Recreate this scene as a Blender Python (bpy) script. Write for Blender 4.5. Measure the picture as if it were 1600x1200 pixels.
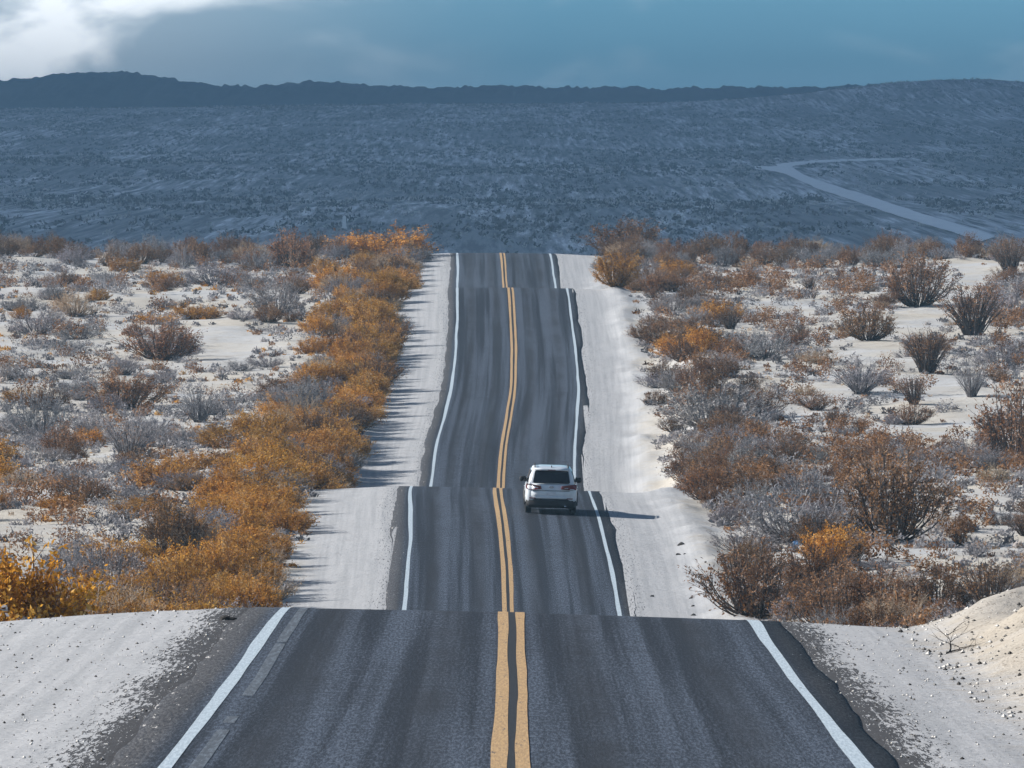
import bpy, math, random
import numpy as np
from mathutils import Vector, Matrix, Euler

for o in list(bpy.data.objects): bpy.data.objects.remove(o, do_unlink=True)
scene = bpy.context.scene
COL = scene.collection
R = math.radians

# ------------------------------------------------------------------ camera, sky, sun, exposure
S = 1.667                          # stretch of all distances along the road (longer lens)
FPX = 10667.0 * S                  # focal length in photo pixels (1600 wide)
PITCH = math.atan(300.0 / FPX)     # eye level lies 300 px above the picture centre
cam = bpy.data.cameras.new('camera'); camo = bpy.data.objects.new('camera', cam); COL.objects.link(camo)
cam.sensor_width = 36; cam.lens = 36 * FPX / 1600; cam.clip_start = 0.5; cam.clip_end = 90000
camo.location = (0, 0, 0); camo.rotation_euler = (math.pi / 2 - PITCH, 0, 0)
scene.camera = camo
scene.render.resolution_x = 1024; scene.render.resolution_y = 768
scene.view_settings.view_transform = 'Standard'; scene.view_settings.look = 'None'
scene.view_settings.gamma = 1; scene.view_settings.use_curve_mapping = False
scene.view_settings.exposure = 0.72

SUN_EL, SUN_AZ = 29.5, -80.0       # azimuth from +Y (road direction), negative = to the left
sd = Vector((math.sin(R(SUN_AZ)) * math.cos(R(SUN_EL)), math.cos(R(SUN_AZ)) * math.cos(R(SUN_EL)), math.sin(R(SUN_EL))))
sun = bpy.data.lights.new('sun', 'SUN'); suno = bpy.data.objects.new('sun', sun); COL.objects.link(suno)
sun.energy = 5.0; sun.angle = R(0.5); sun.color = (1.0, 0.95, 0.88)
suno.rotation_euler = (-sd).to_track_quat('-Z', 'Y').to_euler(); suno.location = sd * 300


class NT:
    """tiny node-tree helper"""
    def __init__(s, tree): s.t = tree; s.n = tree.nodes; s.l = tree.links
    def new(s, typ, **kw):
        n = s.n.new(typ)
        for k, v in kw.items(): setattr(n, k, v)
        return n
    def put(s, sock, v):
        if isinstance(v, bpy.types.NodeSocket): s.l.new(v, sock)
        elif v is not None:
            if sock.type == 'RGBA' and not isinstance(v, (int, float)) and len(v) == 3: v = (*v, 1)
            sock.default_value = v
    def math(s, op, a, b=None, c=None, clamp=False):
        n = s.new('ShaderNodeMath', operation=op, use_clamp=clamp)
        for i, v in enumerate((a, b, c)):
            if v is not None: s.put(n.inputs[i], v)
        return n.outputs[0]
    def ramp(s, v, lo, hi, a=0.0, b=1.0):
        n = s.new('ShaderNodeMapRange', interpolation_type='SMOOTHSTEP')
        for i, x in enumerate((v, lo, hi, a, b)): s.put(n.inputs[i], x)
        return n.outputs[0]
    def mix(s, f, a, b, blend='MIX'):
        n = s.new('ShaderNodeMix', data_type='RGBA', blend_type=blend)
        s.put(n.inputs[0], f); s.put(n.inputs[6], a); s.put(n.inputs[7], b)
        return n.outputs[2]
    def mapv(s, v, scale=(1, 1, 1), loc=(0, 0, 0)):
        n = s.new('ShaderNodeMapping'); s.put(n.inputs[0], v)
        n.inputs[1].default_value = loc; n.inputs[3].default_value = scale
        return n.outputs[0]
    def noise(s, v, scale=1.0, detail=4.0, rough=0.55, dist=0.0):
        n = s.new('ShaderNodeTexNoise'); s.put(n.inputs['Vector'], v)
        n.inputs['Scale'].default_value = scale; n.inputs['Detail'].default_value = detail
        n.inputs['Roughness'].default_value = rough; n.inputs['Distortion'].default_value = dist
        return n.outputs[0]
    def voro(s, v, scale=1.0, feature='F1', rnd=1.0):
        n = s.new('ShaderNodeTexVoronoi', feature=feature); s.put(n.inputs['Vector'], v)
        n.inputs['Scale'].default_value = scale; n.inputs['Randomness'].default_value = rnd
        return n
    def attr(s, name): return s.new('ShaderNodeAttribute', attribute_name=name)
    def bump(s, h, strength=0.5, dist=0.02):
        n = s.new('ShaderNodeBump'); s.put(n.inputs['Height'], h)
        n.inputs['Strength'].default_value = strength; n.inputs['Distance'].default_value = dist
        return n.outputs[0]


# world: physical sky above a low blue-grey cloud bank that rings the horizon
world = bpy.data.worlds.new('World'); scene.world = world; world.use_nodes = True
w = NT(world.node_tree); w.n.clear()
wout = w.new('ShaderNodeOutputWorld')
sky = w.new('ShaderNodeTexSky', sky_type='NISHITA', sun_disc=False)
sky.sun_elevation = R(SUN_EL); sky.sun_rotation = R(SUN_AZ); sky.altitude = 900; sky.air_density = 1.0
sky.dust_density = 0.4; sky.ozone_density = 2.0
bg1 = w.new('ShaderNodeBackground'); w.put(bg1.inputs[0], sky.outputs[0]); bg1.inputs[1].default_value = 0.05
dirv = w.new('ShaderNodeTexCoord').outputs['Generated']
sx = w.new('ShaderNodeSeparateXYZ'); w.put(sx.inputs[0], dirv)
n1 = w.noise(w.mapv(dirv, (26*S, 26*S, 60*S), (7.35, 0.4, 0.9)), 1.0, 6, 0.52, 0.3)
n2 = w.noise(w.mapv(dirv, (6, 6, 11), (1.7, 5.2, 0.9)), 1.0, 4, 0.5)
tosun = w.ramp(w.math('MULTIPLY', sx.outputs[0], -1.0), -0.004, 0.048)          # cloud thins out away from the sun
puff = w.ramp(n1, 0.42, 0.62)
whit = w.math('MULTIPLY', w.math('ADD', w.math('MULTIPLY', puff, 1.0), 0.22), tosun, clamp=True)
wisp = w.math('MULTIPLY', w.ramp(n1, 0.56, 0.78), 0.22)
whit = w.math('MAXIMUM', whit, wisp)
bankc = w.mix(w.ramp(n2, 0.35, 0.65), (0.082, 0.212, 0.292), (0.070, 0.175, 0.245))
bankc = w.mix(w.math('MULTIPLY', tosun, .7), bankc, (0.15, 0.205, 0.25))
bankc = w.mix(whit, bankc, (0.80, 0.83, 0.85))
bg2 = w.new('ShaderNodeBackground'); w.put(bg2.inputs[0], bankc); bg2.inputs[1].default_value = 1.85
elev = w.math('ADD', sx.outputs[2], w.math('MULTIPLY', w.math('SUBTRACT', n2, 0.5), 0.14))
mixs = w.new('ShaderNodeMixShader'); w.put(mixs.inputs[0], w.ramp(elev, 0.05, 0.24))
w.l.new(bg2.outputs[0], mixs.inputs[1]); w.l.new(bg1.outputs[0], mixs.inputs[2]); w.l.new(mixs.outputs[0], wout.inputs[0])

cy = scene.cycles; cy.max_bounces = 5; cy.diffuse_bounces = 3; cy.glossy_bounces = 2; cy.transmission_bounces = 3; cy.volume_bounces = 0; cy.transparent_max_bounces = 4

# ------------------------------------------------------------------ maths: profiles, noise, terrain
def pchip(xs, ys):
    xs = np.asarray(xs, float); ys = np.asarray(ys, float)
    h = np.diff(xs); d = np.diff(ys) / h; m = np.zeros_like(xs)
    for i in range(1, len(xs) - 1):
        if d[i - 1] * d[i] > 0:
            w1, w2 = 2 * h[i] + h[i - 1], h[i] + 2 * h[i - 1]
            m[i] = (w1 + w2) / (w1 / d[i - 1] + w2 / d[i])
    m[0], m[-1] = d[0], d[-1]
    def f(x):
        x = np.clip(np.asarray(x, float), xs[0], xs[-1])
        i = np.clip(np.searchsorted(xs, x) - 1, 0, len(h) - 1)
        t = (x - xs[i]) / h[i]
        return ((2*t**3 - 3*t**2 + 1) * ys[i] + (t**3 - 2*t**2 + t) * h[i] * m[i]
                + (-2*t**3 + 3*t**2) * ys[i + 1] + (t**3 - t**2) * h[i] * m[i + 1])
    return f
FARP = [(560, -7.5), (640, -16), (760, -24), (900, -27), (1200, -19.5), (1500, -12.6), (1800, -8.4), (2400, 0.0), (3100, 11.6),
        (3900, 29), (4800, 54), (5300, 66), (6000, 70), (14000, 74)]
ROADP = [(-90, 0.5), (-30, -0.9), (0, -2.2), (30, -4.3), (50, -5.25), (67.6, -5.72), (79.4, -5.96), (87, -6.1), (94.8, -6.2), (101.6, -6.29), (108, -6.75),
         (130, -9.4), (160, -12.3), (190, -13.9), (205, -14.05), (221, -13.67), (241, -12.65), (258, -11.85), (268, -11.68), (278, -12.2),
         (300, -14.4), (318, -14.95), (333, -14.2), (345.7, -13.0), (362, -11.9), (379, -10.66), (397, -9.3), (419.5, -7.7), (432, -6.35), (438, -6.14), (445, -6.4),
         (463, -7.4), (478, -7.3), (488, -6.75), (504.6, -5.6), (518, -4.65), (530, -4.75)]
FIELDP = [(-90, 0.2), (0, -2.6), (50, -5.6), (90, -6.5), (101, -6.75), (115, -7.9), (150, -10.9), (190, -12.9), (221, -13.15), (245, -12.4), (268, -11.7), (300, -12.1), (335, -11.9),
          (362, -10.7), (380, -9.6), (400, -8.6), (420, -7.5), (436, -6.6), (470, -6.2), (500, -5.4), (518, -4.7), (530, -4.8)]
sc = lambda pts: [(a*S, b) for a, b in pts]
roadz = pchip(*zip(*sc(ROADP + FARP))); fieldz = pchip(*zip(*sc(FIELDP + FARP)))
CX = pchip(S*np.array([-90, 0, 67, 101, 221, 241, 268, 300, 333, 346, 362, 379, 397, 419, 437, 488, 505, 518, 900, 15000]),
           [0, 0, 0, 0, -.1, -.22, -.55, -.62, -.53, -.42, -.17, .07, .11, .04, -.1, -.5, -.6, -.75, -4, -4])

def _h(i, j, s):
    n = (i.astype(np.int64) * 374761393 + j.astype(np.int64) * 668265263 + s * 1442695041) & 0xffffffff
    n = ((n ^ (n >> 13)) * 1274126177) & 0xffffffff
    return ((n ^ (n >> 16)) & 0xffff) / 65535.0
def vnoise(x, y, s=0):
    x = np.asarray(x, float); y = np.asarray(y, float)
    i = np.floor(x); j = np.floor(y); a = x - i; b = y - j
    a = a*a*(3 - 2*a); b = b*b*(3 - 2*b)
    return ((_h(i, j, s)*(1-a) + _h(i+1, j, s)*a)*(1-b) + (_h(i, j+1, s)*(1-a) + _h(i+1, j+1, s)*a)*b) - 0.5
def fbm(x, y, s=0, o=4):
    r = 0; k = 1.0
    for q in range(o): r = r + vnoise(x*2**q, y*2**q, s+q)*k; k *= .5
    return r
def sstep(x, a, b):
    t = np.clip((x - a) / (b - a), 0, 1); return t*t*(3 - 2*t)

def cross(u, y):
    """height of the road and its shoulders over the centre line"""
    sup = -0.027 + 0.021 * sstep(y, 290*S, 430*S)
    c = np.clip(u, -4.0, 4.0)
    z = sup * c - 0.006 * np.abs(c)
    return z - 0.055 * np.clip(np.abs(u) - 4.0, 0, 4.0)
def ground(x, y):
    x = np.asarray(x, float); y = np.asarray(y, float)
    u = x - CX(y); au = np.abs(u)
    zr = roadz(y) + cross(u, y)
    zr = zr - 0.07 * (1 - sstep(au, 3.55, 3.95)) + 0.03 * vnoise(x*1.1, y*.35, 3) * sstep(au, 4.2, 5.5)
    near = 1 - sstep(y, 560*S, 900*S)
    zf = fieldz(y) + near * (0.9*vnoise(x/23, y/52, 5) + .34*fbm(x/4.2, y/5.0, 9, 3) + .12*fbm(x/1.3, y/1.3, 12, 2))
    zf = zf + (1 - near) * sstep(y, 1200*S, 2600*S) * 5.0 * fbm(x/420, y/1000, 15, 4)
    zf = zf + 21*np.exp(-((x-345)/150)**2 - ((y-5500*S)/(600*S))**2) + 9*np.exp(-((x-560)/160)**2 - ((y-5600*S)/(500*S))**2)
    k = sstep(au, 6.2, 12.0)
    zf = zf + 5.0*fbm(x/55, y/260, 27, 3)*np.exp(-((x-400)/260)**2 - ((y-5450*S)/(700*S))**2)
    z = zr*(1-k) + zf*k
    berm = sstep(u, 5.9, 7.6) * (1 - sstep(u, 9, 13)) * sstep(y, 50*S, 82*S) * (1 - sstep(y, 100*S, 114*S))
    z = z + berm * (0.50 + .55*fbm(x/1.1, y/2.6, 21, 4) + .16*fbm(x/.4, y/.9, 23, 2))
    # graded windrow of sand on the car's side of the road
    wr = np.exp(-((u - 7.0 - .5*vnoise(y/9, y*0, 31))/.75)**2) * sstep(y, 190*S, 215*S) * (1 - sstep(y, 470*S, 520*S))
    z = z + wr * (.22 + .35*vnoise(x/1.1, y/2.2, 33))
    far = sstep(y, 540*S, 620*S)
    return z*(1-far) + far*(zf*sstep(au, 6, 12) + (1-sstep(au, 6, 12))*(zr*(1-sstep(y, 800*S, 950*S)) + zf*sstep(y, 800*S, 950*S)))

def ray(px, py):
    a, b = (px - 800)/FPX, (600 - py)/FPX
    c, s = math.cos(PITCH), math.sin(PITCH)
    return np.array([a, c + b*s, -s + b*c])
def at(px, py, dmin=112, dmax=900):
    dmin, dmax = dmin*S, dmax*S
    """where the line of sight through a photo pixel meets the ground, beyond dmin metres"""
    d = ray(px, py); D = np.arange(dmin, dmax, 0.25 if dmax < 2000 else 2.0); t = D/d[1]
    g = ground(d[0]*t, D); hit = np.nonzero(g >= d[2]*t)[0]
    if len(hit) == 0: return None
    i = hit[0]; return Vector((d[0]*t[i], D[i], float(g[i])))

# ------------------------------------------------------------------ mesh helpers
def npmesh(name, V, F, mats, smooth=False, attrs=None, mat_idx=None):
    V = np.asarray(V, np.float32); F = np.asarray(F, np.int32); k = F.shape[1]
    me = bpy.data.meshes.new(name)
    me.vertices.add(len(V)); me.vertices.foreach_set('co', V.ravel())
    me.loops.add(F.size); me.loops.foreach_set('vertex_index', F.ravel())
    me.polygons.add(len(F)); me.polygons.foreach_set('loop_start', np.arange(0, F.size, k, dtype=np.int32))
    me.polygons.foreach_set('loop_total', np.full(len(F), k, np.int32))
    if mat_idx is not None: me.polygons.foreach_set('material_index', np.asarray(mat_idx, np.int32))
    me.polygons.foreach_set('use_smooth', np.full(len(F), smooth, bool))
    for an, (dom, typ, vals) in (attrs or {}).items():
        a = me.attributes.new(an, typ, dom); a.data.foreach_set('value', np.asarray(vals, np.float32).ravel())
    for m in (mats if isinstance(mats, (list, tuple)) else [mats]): me.materials.append(m)
    me.update(calc_edges=True); me.validate()
    return me
def link(name, data, parent=None, loc=None, **props):
    o = bpy.data.objects.new(name, data); COL.objects.link(o)
    if parent is not None: o.parent = parent
    if loc is not None: o.location = loc
    for k, v in props.items(): o[k] = v
    return o
def grid_faces(ny, nx):
    i = np.arange((ny-1)*(nx-1)); r, c = i//(nx-1), i % (nx-1); a = r*nx + c
    return np.stack([a, a+1, a+nx+1, a+nx], 1)

def mat(name):
    m = bpy.data.materials.new(name); m.use_nodes = True; t = NT(m.node_tree); t.n.clear()
    out = t.new('ShaderNodeOutputMaterial'); return m, t, out
def principled(t, out, color, rough=0.8, spec=0.3, normal=None, metal=0.0, **kw):
    b = t.new('ShaderNodeBsdfPrincipled'); t.put(b.inputs['Base Color'], color); t.put(b.inputs['Roughness'], rough)
    b.inputs['Specular IOR Level'].default_value = spec; b.inputs['Metallic'].default_value = metal
    for k, v in kw.items(): t.put(b.inputs[k], v)
    if normal is not None: t.put(b.inputs['Normal'], normal)
    t.l.new(b.outputs[0], out.inputs[0]); return b
def simple(name, color, rough=0.6, spec=0.4, metal=0.0, var=0.12, **kw):
    m, t, out = mat(name)
    n = t.noise(t.new('ShaderNodeTexCoord').outputs['Object'], 9.0, 4)
    c = t.mix(t.ramp(n, .3, .7), tuple(x*(1-var) for x in color), tuple(min(1, x*(1+var)) for x in color))
    principled(t, out, c, rough, spec, metal=metal, **kw); return m

# ------------------------------------------------------------------ materials of the setting
def make_ground_mat():
    m, t, out = mat('desert_sand')
    P = t.new('ShaderNodeNewGeometry').outputs['Position']
    U = t.attr('lateral').outputs['Fac']; FAR = t.attr('distance').outputs['Fac']
    au = t.math('ABSOLUTE', U)
    big = t.noise(P, 0.11, 4); mid = t.noise(P, 0.9, 5, 0.6); fine = t.noise(P, 7.0, 4, 0.7)
    field = t.mix(t.ramp(big, .35, .65), (0.455, 0.425, 0.375), (0.44, 0.445, 0.45))
    field = t.mix(t.math('MULTIPLY', t.ramp(mid, .5, .74), .55), field, (0.27, 0.235, 0.20))
    field = t.mix(t.math('MULTIPLY', t.ramp(fine, .60, .72), .45), field, (0.20, 0.175, 0.165))
    # graded shoulder: pale, long streaks left by the grader and tyres
    UV = t.new('ShaderNodeCombineXYZ'); t.put(UV.inputs[0], U)
    sp = t.new('ShaderNodeSeparateXYZ'); t.put(sp.inputs[0], P); t.put(UV.inputs[1], sp.outputs[1])
    streak = t.noise(t.mapv(UV.outputs[0], (4.5, 0.035, 1)), 1.0, 5, 0.6)
    wash = t.noise(t.mapv(UV.outputs[0], (0.25, 1.6, 1), (4, 2, 0)), 1.0, 5, 0.65)
    sh = t.mix(t.ramp(streak, .3, .7), (0.325, 0.333, 0.346), (0.415, 0.42, 0.432))
    sh = t.mix(t.math('MULTIPLY', t.ramp(streak, .58, .74), .5), sh, (0.26, 0.26, 0.262))
    sh = t.mix(t.math('MULTIPLY', t.ramp(wash, .60, .72), .35), sh, (0.29, 0.27, 0.26))
    peb = t.voro(P, 9.0); pk = t.math('MULTIPLY', t.math('LESS_THAN', peb.outputs['Distance'], .17), t.ramp(t.noise(P, .8, 2), .5, .62))
    sh = t.mix(t.math('MULTIPLY', pk, .75), sh, (0.14, 0.125, 0.115))
    pk2 = t.math('MULTIPLY', t.math('LESS_THAN', t.voro(P, 16.0).outputs['Distance'], .30), t.ramp(t.noise(P, 2.2, 3), .44, .56))
    nf = t.ramp(sp.outputs[1], 112*S, 118*S, 1, 0)
    field = t.mix(t.math('MULTIPLY', pk2, t.math('MULTIPLY', nf, .8)), t.mix(t.math('MULTIPLY', nf, .6), field, (0.36, 0.31, 0.245)), (0.13, 0.105, 0.08))
    # asphalt crumbs spilling from the broken pavement edge
    edge = t.math('ADD', au, t.math('MULTIPLY', t.math('SUBTRACT', t.noise(t.mapv(UV.outputs[0], (1.2, .12, 1)), 1.0, 3), .5), .9))
    nearby = t.ramp(sp.outputs[1], 100*S, 130*S, 1.0, 0.25)
    crumb = t.math('MULTIPLY', t.ramp(edge, 3.85, 5.0, 1.0, 0.0), nearby)
    grit = t.noise(t.mapv(UV.outputs[0], (16, .85, 1)), 1.0, 3, .85)
    cm = t.math('GREATER_THAN', t.math('ADD', crumb, t.math('MULTIPLY', t.math('SUBTRACT', grit, .5), 3.6)), .5)
    sh = t.mix(t.math('MULTIPLY', cm, t.ramp(crumb, 0, .12)), sh, (0.062, 0.062, 0.066))
    au = t.math('ADD', au, t.math('MULTIPLY', nf, t.ramp(U, -.1, .1, -5.0, 1.0)))
    col = t.mix(t.ramp(t.math('ADD', au, t.math('MULTIPLY', t.math('SUBTRACT', mid, .5), 2.2)), 6.4, 7.8), sh, field)
    # far plain: stony soil with wind-laid paler streaks
    fst = t.noise(t.mapv(P, (0.03, 0.0011, 0.02)), 1.0, 6, .62)
    ffn = t.noise(t.mapv(P, (0.33, 0.0045, 0.0)), 1.0, 4, .7)
    farc = t.mix(t.ramp(fst, .42, .68), (0.29, 0.305, 0.325), (0.62, 0.63, 0.65))
    farc = t.mix(t.ramp(ffn, .45, .62), farc, (0.17, 0.183, 0.20))
    farc = t.mix(t.math('MULTIPLY', t.ramp(ffn, .46, .36), t.ramp(fst, .40, .55)), farc, (0.82, 0.82, 0.82))
    col = t.mix(FAR, col, farc)
    h = t.math('ADD', t.math('MULTIPLY', mid, .6), t.math('MULTIPLY', fine, .3))
    principled(t, out, col, 0.95, 0.1, t.bump(h, 0.7, 0.16)); return m
M_GROUND = make_ground_mat()

def make_asphalt():
    m, t, out = mat('worn_asphalt')
    uv = t.new('ShaderNodeUVMap').outputs[0]
    sp = t.new('ShaderNodeSeparateXYZ'); t.put(sp.inputs[0], uv)
    u, v = sp.outputs[0], sp.outputs[1]
    lane = t.noise(t.mapv(uv, (2.0, 0.008, 1)), 1.0, 5, 0.6)
    blot = t.noise(t.mapv(uv, (.5, 0.07, 1)), 1.0, 4, .6)
    grit = t.noise(t.mapv(uv, (30, 1.5, 1)), 1.0, 3, .9)
    seam = t.noise(t.mapv(uv, (1.3, 1.5, 1), (7, 1, 0)), 1.0, 6, .8)
    col = t.mix(t.ramp(lane, .40, .60), (0.011, 0.014, 0.021), (0.046, 0.060, 0.086))
    col = t.mix(t.math('MULTIPLY', t.ramp(grit, .49, .58, 0, .8), t.ramp(lane, .36, .60, .25, 1.0)), col, (0.115, 0.138, 0.178))
    col = t.mix(t.ramp(grit, .47, .38, 0, .75), col, (0.014, 0.016, 0.021))
    # wheel paths polished darker, oil strip browner
    wp = None
    for c0 in (-2.55, -0.95, 0.95, 2.6):
        g = t.ramp(t.math('ABSOLUTE', t.math('SUBTRACT', u, c0)), 0.05, 0.42, 1, 0)
        wp = g if wp is None else t.math('MAXIMUM', wp, g)
    col = t.mix(t.math('MULTIPLY', wp, t.ramp(blot, .3, .7, .25, .8)), col, (0.020, 0.022, 0.027))
    crk = t.noise(t.mapv(uv, (.55, 1.1, 1), (3, 8, 0)), 1.0, 7, .72, .4)
    hair = t.ramp(t.math('ABSOLUTE', t.math('SUBTRACT', crk, .5)), .004, .016, 1, 0)
    hair = t.math('MULTIPLY', hair, t.ramp(t.noise(t.mapv(uv, (.35, .05, 1)), 1.0, 3), .5, .6))
    col = t.mix(t.math('MULTIPLY', hair, .8), col, (0.012, 0.013, 0.016))
    # old unsealed margin outside the edge lines, with blown sand
    outer = t.math('MAXIMUM', t.ramp(u, -3.5, -3.72), t.ramp(u, 3.7, 3.92))
    col = t.mix(t.math('MULTIPLY', outer, .75), col, t.mix(t.ramp(grit, .4, .6), (0.024, 0.024, 0.027), (0.085, 0.082, 0.082)))
    dist = t.math('MAXIMUM', t.math('SUBTRACT', -3.55, u) if False else t.math('MULTIPLY_ADD', u, -1.0, -3.45), t.math('SUBTRACT', u, 3.65))
    sandn = t.noise(t.mapv(uv, (11, .55, 1)), 1.0, 4, .8)
    nearb = t.ramp(v, 95*S, 130*S, .5, .42)
    smask = t.math('GREATER_THAN', t.math('ADD', t.math('MULTIPLY', dist, nearb), t.math('MULTIPLY', t.math('SUBTRACT', sandn, .5), 3.2)), .62)
    col = t.mix(t.math('MULTIPLY', smask, t.ramp(dist, 0, .08)), col, (0.40, 0.39, 0.38))
    h = t.math('ADD', t.math('MULTIPLY', grit, .7), t.math('MULTIPLY', seam, .5))
    principled(t, out, col, t.ramp(lane, .3, .7, .75, .9), .14, t.bump(h, .5, .02)); return m
M_ASPHALT = make_asphalt()

def make_paint(name, c, worn, wear=.58, dirt=(0.06, 0.06, 0.065)):
    m, t, out = mat(name)
    uv = t.new('ShaderNodeUVMap').outputs[0]
    a = t.noise(t.mapv(uv, (14, .9, 1)), 1.0, 5, .7); b = t.noise(t.mapv(uv, (34, 1.6, 1)), 1.0, 3, .7)
    col = t.mix(t.ramp(b, .35, .65), c, worn)
    col = t.mix(t.ramp(a, wear, wear + .09, 0, .85), col, dirt)
    principled(t, out, col, .7, .3, t.bump(b, .4, .01)); return m
M_WHITE = make_paint('white_road_paint', (0.47, 0.545, 0.60), (0.32, 0.39, 0.45), .62)
M_YELLOW = make_paint('faded_yellow_road_paint', (0.49, 0.32, 0.15), (0.34, 0.215, 0.105), .58)
M_GHOST = make_paint('worn_old_paint', (0.135, 0.16, 0.19), (0.08, 0.095, 0.115), .45, (0.055, 0.062, 0.074))
M_SEAL = make_paint('black_sealant', (0.010, 0.010, 0.011), (0.016, 0.016, 0.017), .72)

# ------------------------------------------------------------------ ground sheet, road, markings, hills
def axis_x():
    a = [0.0]
    while a[-1] < 9000:
        x = a[-1]; a.append(x + (.35 if x < 13 else 0.8 if x < 62 else 6 if x < 100 else 14 if x < 560 else (x - 560)*.25 + 20))
    a = np.array(a); return np.concatenate([-a[:0:-1], a])
def axis_y():
    a = [-90.0*S]
    while a[-1] < 13500*S:
        y = a[-1]; a.append(y + (2 if y < 55*S else .8 if y < 120*S else 1.15 if y < 545*S else 10 if y < 800*S else 24 if y < 1500*S else 45 if y < 6500*S else 600))
    return np.array(a)
gx, gy = axis_x(), axis_y(); GX, GY = np.meshgrid(gx, gy); GZ = ground(GX, GY)
link('ground', npmesh('ground', np.stack([GX, GY, GZ], -1).reshape(-1, 3), grid_faces(len(gy), len(gx)), M_GROUND, True,
     {'lateral': ('POINT', 'FLOAT', GX - CX(GY)), 'distance': ('POINT', 'FLOAT', sstep(GY, 640*S, 1000*S))}), kind='structure')

def gridz(x, y):
    x = np.asarray(x, float); y = np.asarray(y, float)
    i = np.clip(np.searchsorted(gx, x) - 1, 0, len(gx)-2); j = np.clip(np.searchsorted(gy, y) - 1, 0, len(gy)-2)
    a = (x - gx[i])/(gx[i+1] - gx[i]); b = (y - gy[j])/(gy[j+1] - gy[j])
    return (GZ[j, i]*(1-a) + GZ[j, i+1]*a)*(1-b) + (GZ[j+1, i]*(1-a) + GZ[j+1, i+1]*a)*b

def strip(name, u0, u1, lift, m, y0=-80*S, y1=900*S, step=.7, wob=.0, seed=0, nu=2, kind=None, parent=None, thick=0.0, gaps=None, ragged=0.0):
    y = np.arange(y0, y1, step); n = len(y)
    a = u0 + wob*fbm(y/17, y*0 + seed, seed, 3) + ragged*(1.1*vnoise(y/37, y*0, seed+7) + .7*fbm(y/7, y*0, seed+5, 3))
    b = u1 + wob*fbm(y/17, y*0 + seed + 50, seed + 3, 3) + ragged*(1.1*vnoise(y/41, y*0, seed+9) + .7*fbm(y/8, y*0, seed+15, 3))
    f = np.linspace(0, 1, nu)
    U = a[:, None]*(1-f) + b[:, None]*f; Y = np.repeat(y[:, None], nu, 1)
    Z = roadz(Y) + cross(U, Y) + lift
    if thick:                                            # turned-down lip along both ragged edges
        U = np.concatenate([U[:, :1] - .05, U, U[:, -1:] + .05], 1); Y = np.repeat(y[:, None], nu + 2, 1)
        Z = np.concatenate([Z[:, :1] - thick, Z, Z[:, -1:] - thick], 1); k = nu + 2
    else: k = nu
    V = np.stack([U + CX(Y), Y, Z], -1).reshape(-1, 3); F = grid_faces(n, k)
    if gaps is not None:
        keep = gaps(y[:-1]); F = F[np.repeat(keep, k-1)]
    me = npmesh(name, V, F, m, True)
    uvl = me.uv_layers.new(name='UVMap'); li = np.zeros(len(me.loops), np.int32); me.loops.foreach_get('vertex_index', li)
    uvl.data.foreach_set('uv', np.stack([U.ravel()[li], Y.ravel()[li]], 1).astype(np.float32).ravel())
    o = link(name, me, parent)
    if kind: o['kind'] = kind
    return o
road = strip('road', -3.98, 4.08, 0.0, M_ASPHALT, step=.6, nu=21, kind='structure', thick=.09, ragged=.20, seed=2)
strip('edge_line', -3.48, -3.335, .005, M_WHITE, wob=.05, seed=11, parent=road)
strip('edge_line', 3.535, 3.68, .005, M_WHITE, wob=.05, seed=15, parent=road)
strip('centre_line', -.20, -.055, .0075, M_YELLOW, wob=.035, seed=21, parent=road)
strip('centre_line', .05, .18, .0075, M_YELLOW, wob=.035, seed=25, parent=road)
strip('sealed_centre_joint', -.09, .09, .004, M_SEAL, wob=.03, seed=31, parent=road)
strip('old_edge_line', -3.18, -3.04, .004, M_GHOST, wob=.04, seed=41, parent=road, y1=104*S, gaps=lambda y: vnoise(y/2.4, y*0, 5) > -.22)

def make_hill_mat():
    m, t, out = mat('dark_hill_scrub'); P = t.new('ShaderNodeNewGeometry').outputs['Position']
    n = t.noise(t.mapv(P, (.05, .012, .08)), 1.0, 6, .65); b = t.noise(t.mapv(P, (.006, .002, .01)), 1.0, 4)
    c = t.mix(t.ramp(n, .35, .65), (0.012, 0.015, 0.016), (0.055, 0.058, 0.056)); c = t.mix(t.ramp(b, .45, .7, 0, .6), c, (0.10, 0.10, 0.098))
    principled(t, out, c, .95, .05, t.bump(n, .6, 3)); return m
RIDGE = [(-2600, 128), (-1500, 141), (-700, 131), (-250, 138), (-80, 131), (0, 128), (60, 124), (110, 118), (150, 115), (200, 116), (250, 121), (300, 130), (350, 137), (400, 136),
         (450, 132), (510, 130), (560, 134), (620, 138), (700, 137), (800, 137), (1000, 139), (1200, 138), (1300, 137), (1420, 133),
         (1600, 136), (1900, 131), (2400, 140), (3200, 127), (4500, 134)]
ridge = pchip([r[0] for r in RIDGE], [r[1] for r in RIDGE])
hx = np.concatenate([np.linspace(-2400, -700, 120), np.arange(-690, 690, 1.8), np.linspace(700, 2600, 130)]); hy = np.linspace(6000*S, 9400*S, 61)
HX, HY = np.meshgrid(hx, hy)
rz = (300 - ridge(800 + HX/(7500*S)*FPX))/FPX*7500*S
prof = np.exp(-((HY/S - 7500)/760)**2)
HZ = 40 + (rz - 40)*prof*(1 + .05*fbm(HX/260, HY/200, 44, 4)*(1-prof)*3) + 6.5*fbm(HX/10, HY/30, 47, 3)*prof
link('hills', npmesh('hills', np.stack([HX, HY, HZ], -1).reshape(-1, 3), grid_faces(len(hy), len(hx)), make_hill_mat(), True), kind='structure')

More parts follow.
